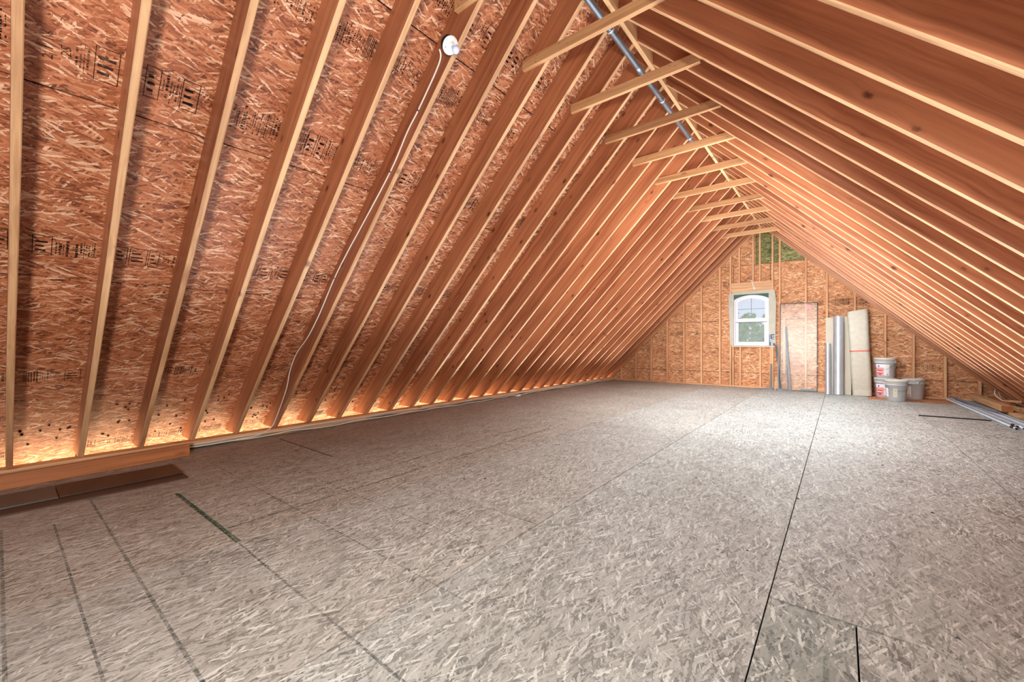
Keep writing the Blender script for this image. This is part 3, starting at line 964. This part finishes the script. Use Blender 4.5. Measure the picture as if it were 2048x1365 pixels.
leaner('wood_strip', (-1.01, 11.46, 0.39), (-1.015, 11.462, 1.67), 0.05, 0.018, 'pale', 'short pale wood strip nailed beside a stud behind the glass sheet', 'wood strip')
leaner('metal_strip', (-0.885, 11.30, 0.0), (-0.975, 11.40, 1.47), 0.036, 0.014, 'grey_strip', 'grey metal strip leaning behind the glass sheet, nearer its middle', 'strip')
leaner('metal_strip', (-0.935, 11.42, 0.0), (-0.985, 11.438, 1.42), 0.022, 0.010, 'charcoal', 'narrow charcoal strip half hidden behind the grey metal strip', 'strip')
leaner('metal_strip', (-1.07, 11.34, 0.0), (-1.175, 11.425, 1.05), 0.030, 0.014, 'charcoal', 'dark strip leaning just beside the glass sheet, below the house wrap', 'strip')
leaner('metal_strip', (-1.115, 11.30, 0.0), (-1.135, 11.43, 1.0), 0.022, 0.012, 'grey_strip', 'thin grey strip between the dark strip and the glass edge', 'strip')
leaner('board_offcut', (-1.268, 11.40, 0.0), (-1.268, 11.425, 0.60), 0.035, 0.016, 'plank_grey', 'grey weathered board offcut standing against the stud below the window', 'board offcut')
mb = MB().add([(-0.045, 0, 0), (0.04, 0, 0), (0.04, 0.02, 0), (-0.045, 0.02, 0), (-0.012, 0.06, 0.30), (0.022, 0.06, 0.30), (0.022, 0.075, 0.30), (-0.012, 0.075, 0.30)], [(0, 1, 5, 4), (2, 3, 7, 6), (1, 2, 6, 5), (3, 0, 4, 7), (4, 5, 6, 7), (3, 2, 1, 0)])
tag(mb.build('wood_wedge', 'pale', None, Matrix.Translation((-1.165, 11.34, 0.0))), 'small pale tapered wood wedge standing on the floor beside the glass', 'wood wedge')
rg = random.Random(21)
for i, lab in enumerate(['mauve offcut lying aslant on the floor below the window', 'crumpled dark grey scrap on the floor beside the wedge', 'flat grey scrap on the floor in front of the glass sheet', 'small bluish scrap on the floor behind the wedge']):
    x = [-1.42, -1.27, -0.98, -1.08][i]
    pts = [(rg.uniform(0.04, 0.12) * math.cos(a_) * (2.2 if i == 0 else 1), rg.uniform(0.02, 0.04) * math.sin(a_)) for a_ in [k * math.pi / 4 for k in range(8)]]
    mb = MB().prism(pts, 0.0, [0.02, 0.05, 0.03, 0.04][i])
    mb.v = [(a_, b_, c_ * rg.uniform(0.5, 1.3)) for a_, b_, c_ in mb.v]
    tag(mb.build('scrap', 'grey_strip', None, Matrix.Translation((x, 11.27 - 0.02 * i, 0.0)) @ Matrix.Rotation(-0.25 if i == 0 else 0.1 * i, 4, 'Z')), lab, 'scrap')


def duct(base, top, r, label):
    m, L = along(base, top, up=(0, 1, 0))
    mm = m @ Matrix.Rotation(math.pi / 2, 4, 'Y')
    t = thing('metal_duct', label, 'duct', group='galvanised ducts against the gable', mtx=mm)
    MB().lathe([(r, 0), (r, L * 0.985), (r * 1.03, L * 0.988), (r * 1.03, L), (r * 0.97, L), (r * 0.97, 0), (r, 0)], 36, cap=False).build('pipe', 'galv', t)
    MB().lathe([(r * 1.001, 0.0), (r * 1.02, 0.004), (r * 1.02, 0.02), (r * 1.001, 0.024)], 36, cap=False).build('crimped_end', 'galv', t)
    MB().box(-r * 1.04, -r * 0.99, -0.008, 0.008, 0.02, L - 0.02).build('lock_seam', 'galv', t)


duct((-0.022, 11.06, 0.0), (-0.022, 11.22, 1.655), 0.088, 'tall galvanised round duct standing in front of the pale foam board')
duct((-0.195, 11.0, 0.0), (-0.20, 11.13, 1.085), 0.047, 'short narrow galvanised duct standing beside the tall one')
p0, p1 = Vector((-0.025, 11.21, 0.0)), Vector((-0.025, 11.38, 1.66))
ez = (p1 - p0).normalized()
tag(MB().box(-0.215, 0.215, -0.012, 0.012, 0, 1.66).build('foam_board', 'foam', None, frame(p0, (1, 0, 0), ez.cross(Vector((1, 0, 0))), ez)), 'cream foam board leaning on the studs behind the ducts', 'foam board')

# folded roll of underlay, strapped in red
p0, p1 = Vector((0.362, 11.12, 0.0)), Vector((0.292, 11.26, 1.80))
ez = (p1 - p0).normalized()
ey = ez.cross(Vector((1, 0, 0))).normalized()
ex = ey.cross(ez)
t = thing('underlay_roll', 'tall off-white flattened roll strapped in red, leaning on the gable', 'roll', mtx=frame(p0, ex, ey, ez))


def stadium(hw_, hd, n=10):
    o = []
    for i in range(n + 1):
        a_ = -math.pi / 2 + math.pi * i / n
        o.append((hw_ - hd + hd * math.cos(a_), hd * math.sin(a_)))
    for i in range(n + 1):
        a_ = math.pi / 2 + math.pi * i / n
        o.append((-hw_ + hd + hd * math.cos(a_), hd * math.sin(a_)))
    return o


def loft(secs):
    mb_ = MB()
    n = len(secs[0])
    vs = [p for s_ in secs for p in s_]
    fs = [(j * n + i, j * n + (i + 1) % n, (j + 1) * n + (i + 1) % n, (j + 1) * n + i) for j in range(len(secs) - 1) for i in range(n)]
    mb_.add(vs, fs, True)
    mb_.add(secs[0], [tuple(reversed(range(n)))])
    mb_.add(secs[-1], [tuple(range(n))])
    return mb_


def roll_sec(z, k=1.0):
    hwid = 0.158 - 0.004 * math.cos(z * 5) + (0.006 if z > 1.0 else 0) + 0.004 * (z / 1.8)
    return [(x * k, y * k, z + (0.035 * (x / 0.16 + 1) * 0.5 if z > 1.7 else 0)) for x, y in stadium(hwid, 0.075)]


zs = [0, 0.01, 0.12, 0.125, 0.13, 0.5, 0.90, 0.915, 0.935, 0.95, 1.2, 1.325, 1.33, 1.335, 1.6, 1.735, 1.765]
ks = [0.98, 1, 1, 0.985, 1, 1.0, 0.995, 0.985, 0.985, 0.995, 1, 1, 0.985, 1, 1, 0.99, 0.95]
loft([roll_sec(z, k) for z, k in zip(zs, ks)]).build('roll_body', 'underlay', t)
loft([[(x * 1.012, y * 1.02, z) for x, y in stadium(0.162, 0.0752)] for z in (0.915, 0.937)]).build('strap', 'red', t)
mb = MB()
for k in range(3):
    mb.add([(x * (0.86 - 0.25 * k), y * (0.8 - 0.27 * k), 1.7655 + 0.035 * (x * (0.86 - 0.25 * k) / 0.16 + 1) * 0.5 + 0.001) for x, y in stadium(0.15, 0.07)] + [(x * (0.83 - 0.25 * k), y * (0.76 - 0.27 * k), 1.7655 + 0.035 * (x * (0.83 - 0.25 * k) / 0.16 + 1) * 0.5 + 0.001) for x, y in stadium(0.15, 0.07)],
           [(i, (i + 1) % 22, 22 + (i + 1) % 22, 22 + i) for i in range(22)])
mb.build('fold_edges', 'dust', t)


# buckets
def bucket(base, label, kind, handle):
    x, y, z = base
    t = thing('bucket', label, 'bucket', base, 0.0, 'grey plastic buckets by the gable wall')
    phi = math.atan2(-y, -x)                       # towards the room's open end
    b = MB().lathe([(0.0, 0.0), (0.134, 0.0), (0.138, 0.006), (0.160, 0.295), (0.166, 0.297), (0.166, 0.305), (0.161, 0.308), (0.162, 0.330), (0.169, 0.332), (0.169, 0.340), (0.163, 0.343), (0.164, 0.375), (0.0, 0.375)], 40, cap=False)
    b.build('body', 'bucket', t)
    MB().lathe([(0.166, 0.352), (0.1725, 0.352), (0.1735, 0.390), (0.171, 0.396), (0.160, 0.397), (0.157, 0.390), (0.0, 0.390)], 40, cap=False).build('lid', 'lid', t)

    def rad(h):
        return 0.138 + (0.160 - 0.138) * (h / 0.295)

    def patch(name, s0, s1, h0, h1, mat, par, lift):
        a0, a1 = phi + math.asin(s0), phi + math.asin(s1)
        return MB().lathe([(rad(h0) + lift, h0), (rad(h1) + lift, h1)], 10, cap=False, a0=a0, a1=a1).build(name, mat, par)
    if kind == 'colour':
        la = patch('label', -0.86, 0.42, 0.05, 0.27, 'label', t, 0.0008)
        patch('print', -0.86, -0.12, 0.05, 0.205, 'pink', la, 0.0014)
        patch('print', -0.70, -0.30, 0.135, 0.150, 'crimson', la, 0.0020)
        patch('print', -0.80, -0.28, 0.085, 0.100, 'crimson', la, 0.0020)
        patch('print', -0.62, -0.40, 0.055, 0.078, 'crimson', la, 0.0020)
        patch('print', -0.84, -0.30, 0.110, 0.122, 'label', la, 0.0020)
        patch('print', -0.66, -0.54, 0.215, 0.245, 'navy', la, 0.0014)
        patch('print', 0.18, 0.30, 0.062, 0.078, 'navy', la, 0.0014)
    elif kind == 'plain':
        la = patch('label', -0.30, 0.12, 0.07, 0.235, 'label_tan', t, 0.0008)
        patch('print', -0.16, 0.02, 0.17, 0.20, 'label', la, 0.0014)
        patch('print', -0.12, -0.02, 0.178, 0.192, 'grey_strip', la, 0.0020)
        patch('label', -0.95, -0.72, 0.07, 0.24, 'label', t, 0.0008)
    else:
        la = patch('label', -0.70, -0.22, 0.05, 0.25, 'label_tan', t, 0.0008)
        patch('print', -0.60, -0.34, 0.155, 0.165, 'pink', la, 0.0014)
        patch('print', -0.52, -0.40, 0.07, 0.085, 'charcoal', la, 0.0014)
    # wire bail with its ears
    a_ = phi + handle[0]
    e0 = Vector((math.cos(a_), math.sin(a_), 0)) * 0.172
    e1 = -e0
    side = Vector((math.cos(a_ + math.pi / 2), math.sin(a_ + math.pi / 2), 0)) * handle[1]
    pts = []
    for i in range(17):
        u = math.pi * i / 16
        c = e0 * math.cos(u)
        drop = math.sin(u)
        pts.append(c + side * (0.178 * drop) + Vector((0, 0, 0.318 + handle[2] * drop)))
    MB().tube(pts, 0.0028, 6).build('handle', 'wire', t)
    for e_ in (e0, e1):
        MB().lathe([(0, 0.008), (0.016, 0.008), (0.018, 0.0), (0.018, -0.006)], 14, cap=False).build('ear', 'bucket', t, frame(e_ * 0.985 + Vector((0, 0, 0.318)), Vector((0, 0, 1)).cross(e_.normalized()), (0, 0, 1), e_.normalized()) if False else Matrix.Translation(e_ * 0.985 + Vector((0, 0, 0.318))) @ e_.to_track_quat('Z', 'Y').to_matrix().to_4x4())
    return t


bucket((0.715, 11.16, 0.0), 'lower bucket of the stack of two, its colourful label half covered', 'colour', (1.1, -1, -0.17))
bucket((0.715, 11.16, 0.398), 'topmost bucket with pink and white label, stacked on another bucket', 'colour', (1.2, -1, -0.16))
bucket((0.84, 10.66, 0.0), 'front grey bucket with a small tan label, nearest the room', 'plain', (-1.2, 1, -0.13))
bucket((1.135, 11.25, 0.0), 'grey bucket with tan side label, nearest the corner of the roof slope', 'tan', (0.4, 1, 0.16))

# ------------------------------------------------------------------ conduits and lumber by the right eave
t0 = random.Random(5)
con = [((1.60, 11.30), (1.735, 7.98), 0.016, 'conduit', 'leftmost pale conduit of the loose pile, open black end towards the room'),
       ((1.63, 11.35), (1.775, 8.13), 0.014, 'galv', 'conduit second from the clear floor, dark tape round its end'),
       ((1.675, 11.25), (1.815, 8.05), 0.016, 'conduit', 'third conduit of the pile, white tape round its end'),
       ((1.72, 11.30), (1.865, 7.9), 0.014, 'galv', 'dull conduit in the middle of the pile'),
       ((1.77, 11.10), (1.925, 7.6), 0.018, 'conduit', 'thick bright conduit running out of view beside the lumber'),
       ((1.815, 11.2), (1.98, 7.6), 0.014, 'galv', 'conduit lying closest to the stacked lumber')]
for i, ((xa, ya), (xb, yb), r, mat, lab) in enumerate(con):
    t = thing('conduit', lab, 'conduit', group='loose conduits on the floor')
    z = r + 0.001 + (0.012 if i % 2 else 0.0)
    d = (Vector((xb, yb, z)) - Vector((xa, ya, z))).normalized()
    e_ = Vector((xb, yb, z))
    MB().tube([(xa, ya, z), ((xa + xb) / 2 + 0.005, (ya + yb) / 2, z), (xb, yb, z)], r, 12).build('pipe', mat, t)
    MB().tube([e_ - d * 0.002, e_ + d * 0.002], r * 0.82, 12).build('bore', 'black', t)
    if i in (0, 1, 2):
        MB().tube([e_ - d * 0.16, e_ - d * 0.06], r * 1.12, 12).build('tape', 'white_plastic' if i == 2 else 'black', t)
con2 = [((1.66, 11.38, 0.055), (1.84, 9.3, 0.055), 0.022, 0.03, 'grey_strip', 'grey metal track lying across the conduits', 'metal track')]
for a_, b_, w, d, mat, lab, cat in con2:
    m, L = along(a_, b_)
    tag(MB().beam(L, w, d, 0.002).build('metal_track', mat, None, m), lab, cat)


def lumber(a_, b_, w, d, mat, lab):
    m, L = along(a_, b_)
    o = tag(MB().beam(L, w, d, 0.004).build('lumber', mat, None, m), lab, 'lumber', 'lumber offcuts by the right eave')
    return o


lumber((2.03, 11.42, 0.0), (2.09, 9.1, 0.0), 0.13, 0.038, 'pale', 'flat pale board at the bottom of the offcut pile')
thick = lumber((1.985, 11.40, 0.0385), (2.0, 9.62, 0.0385), 0.12, 0.095, 'pale', 'thick pale timber with dark sawn end on the offcut pile')
lumber((2.17, 11.40, 0.0), (2.235, 9.95, 0.0), 0.09, 0.075, 'pale', 'pale timber lying under the slanting short offcut')
lumber((2.14, 11.25, 0.08), (2.20, 10.3, 0.08), 0.07, 0.04, 'red_wood', 'reddish offcut lying on top behind the thick timber')
lumber((2.20, 10.7, 0.085), (2.19, 10.02, 0.15), 0.08, 0.038, 'stud', 'short offcut tilted across the top of the pile')
lumber((1.93, 7.52, 0.0), (2.36, 6.7, 0.0), 0.12, 0.02, 'pale', 'thin board on the floor nearest the room beside the conduits')
MB().box(1.7801, 1.7831, -0.056, 0.056, 0.003, 0.092).build('sawn_end', 'red_wood', thick)
loop = [(2.26, 11.2, 0.10), (2.20, 11.1, 0.25), (2.13, 10.9, 0.27), (2.10, 10.75, 0.20), (2.14, 10.6, 0.13), (2.20, 10.5, 0.10)]
tag(MB().tube(smooth_path(loop, 6), 0.008, 8).build('cable_loop', 'cable_white'), 'white cable end curling up out of the lumber pile', 'cable')
m, L = along((0.93, 8.64, 0.0), (1.66, 8.70, 0.0))
tag(MB().beam(L, 0.05, 0.012, 0.002).build('flat_strip', 'black', None, m), 'thin black strip lying flat on the floor by the conduits', 'strip')
# crumbs scattered on the floor
rg = random.Random(9)
crumbs = MB()
for i in range(70):
    x, y = rg.uniform(-3.5, 1.4), rg.uniform(2.0, 10.8)
    s_ = rg.uniform(0.004, 0.012)
    crumbs.add([(x - s_, y - s_ * 0.6, 0.0005), (x + s_, y - s_ * 0.4, 0.0005), (x + s_ * 0.5, y + s_ * 0.7, 0.0005), (x, y, s_ * 0.8)], [(0, 1, 3), (1, 2, 3), (2, 0, 3)])
o = crumbs.build('crumbs', 'charcoal')
tag(o, 'dark crumbs and splinters scattered over the floor', 'crumbs')
o['kind'] = 'stuff'

# ------------------------------------------------------------------ outside the window
g = MB().box(-45, 40, 13, 90, -4.2, -4.0).build('ground', 'lawn')
g['kind'] = 'structure'
rg = random.Random(4)
for i, (x, y, h, lab) in enumerate([(-3.2, 26, 6.6, 'green tree nearest the window, seen through its lower sash'), (-5.4, 31, 7.4, 'green tree behind, seen at the edge of the window'), (-2.6, 36, 7.2, 'far green tree seen through the window glass')]):
    t = thing('tree', lab, 'tree', (x, y, -4.0), 0, 'trees outside the window')
    MB().lathe([(0.22, 0), (0.16, h * 0.5), (0.05, h * 0.85)], 10).build('trunk', 'bark', t)
    lf = MB()
    for k in range(420):
        a_, b_ = rg.uniform(0, 6.283), rg.uniform(-1, 1)
        rr = 2.6 * rg.random() ** 0.4
        c = Vector((rr * math.cos(a_) * math.sqrt(1 - b_ * b_), rr * math.sin(a_) * math.sqrt(1 - b_ * b_), h * 0.68 + rr * b_ * 0.85))
        u = Vector((rg.uniform(-1, 1), rg.uniform(-1, 1), rg.uniform(-1, 1))).normalized() * rg.uniform(0.15, 0.34)
        w_ = u.orthogonal().normalized() * u.length * 0.6
        lf.add([c - u, c + w_, c + u, c - w_], [(0, 1, 2, 3)])
    lf.build('crown', 'leaf', t)
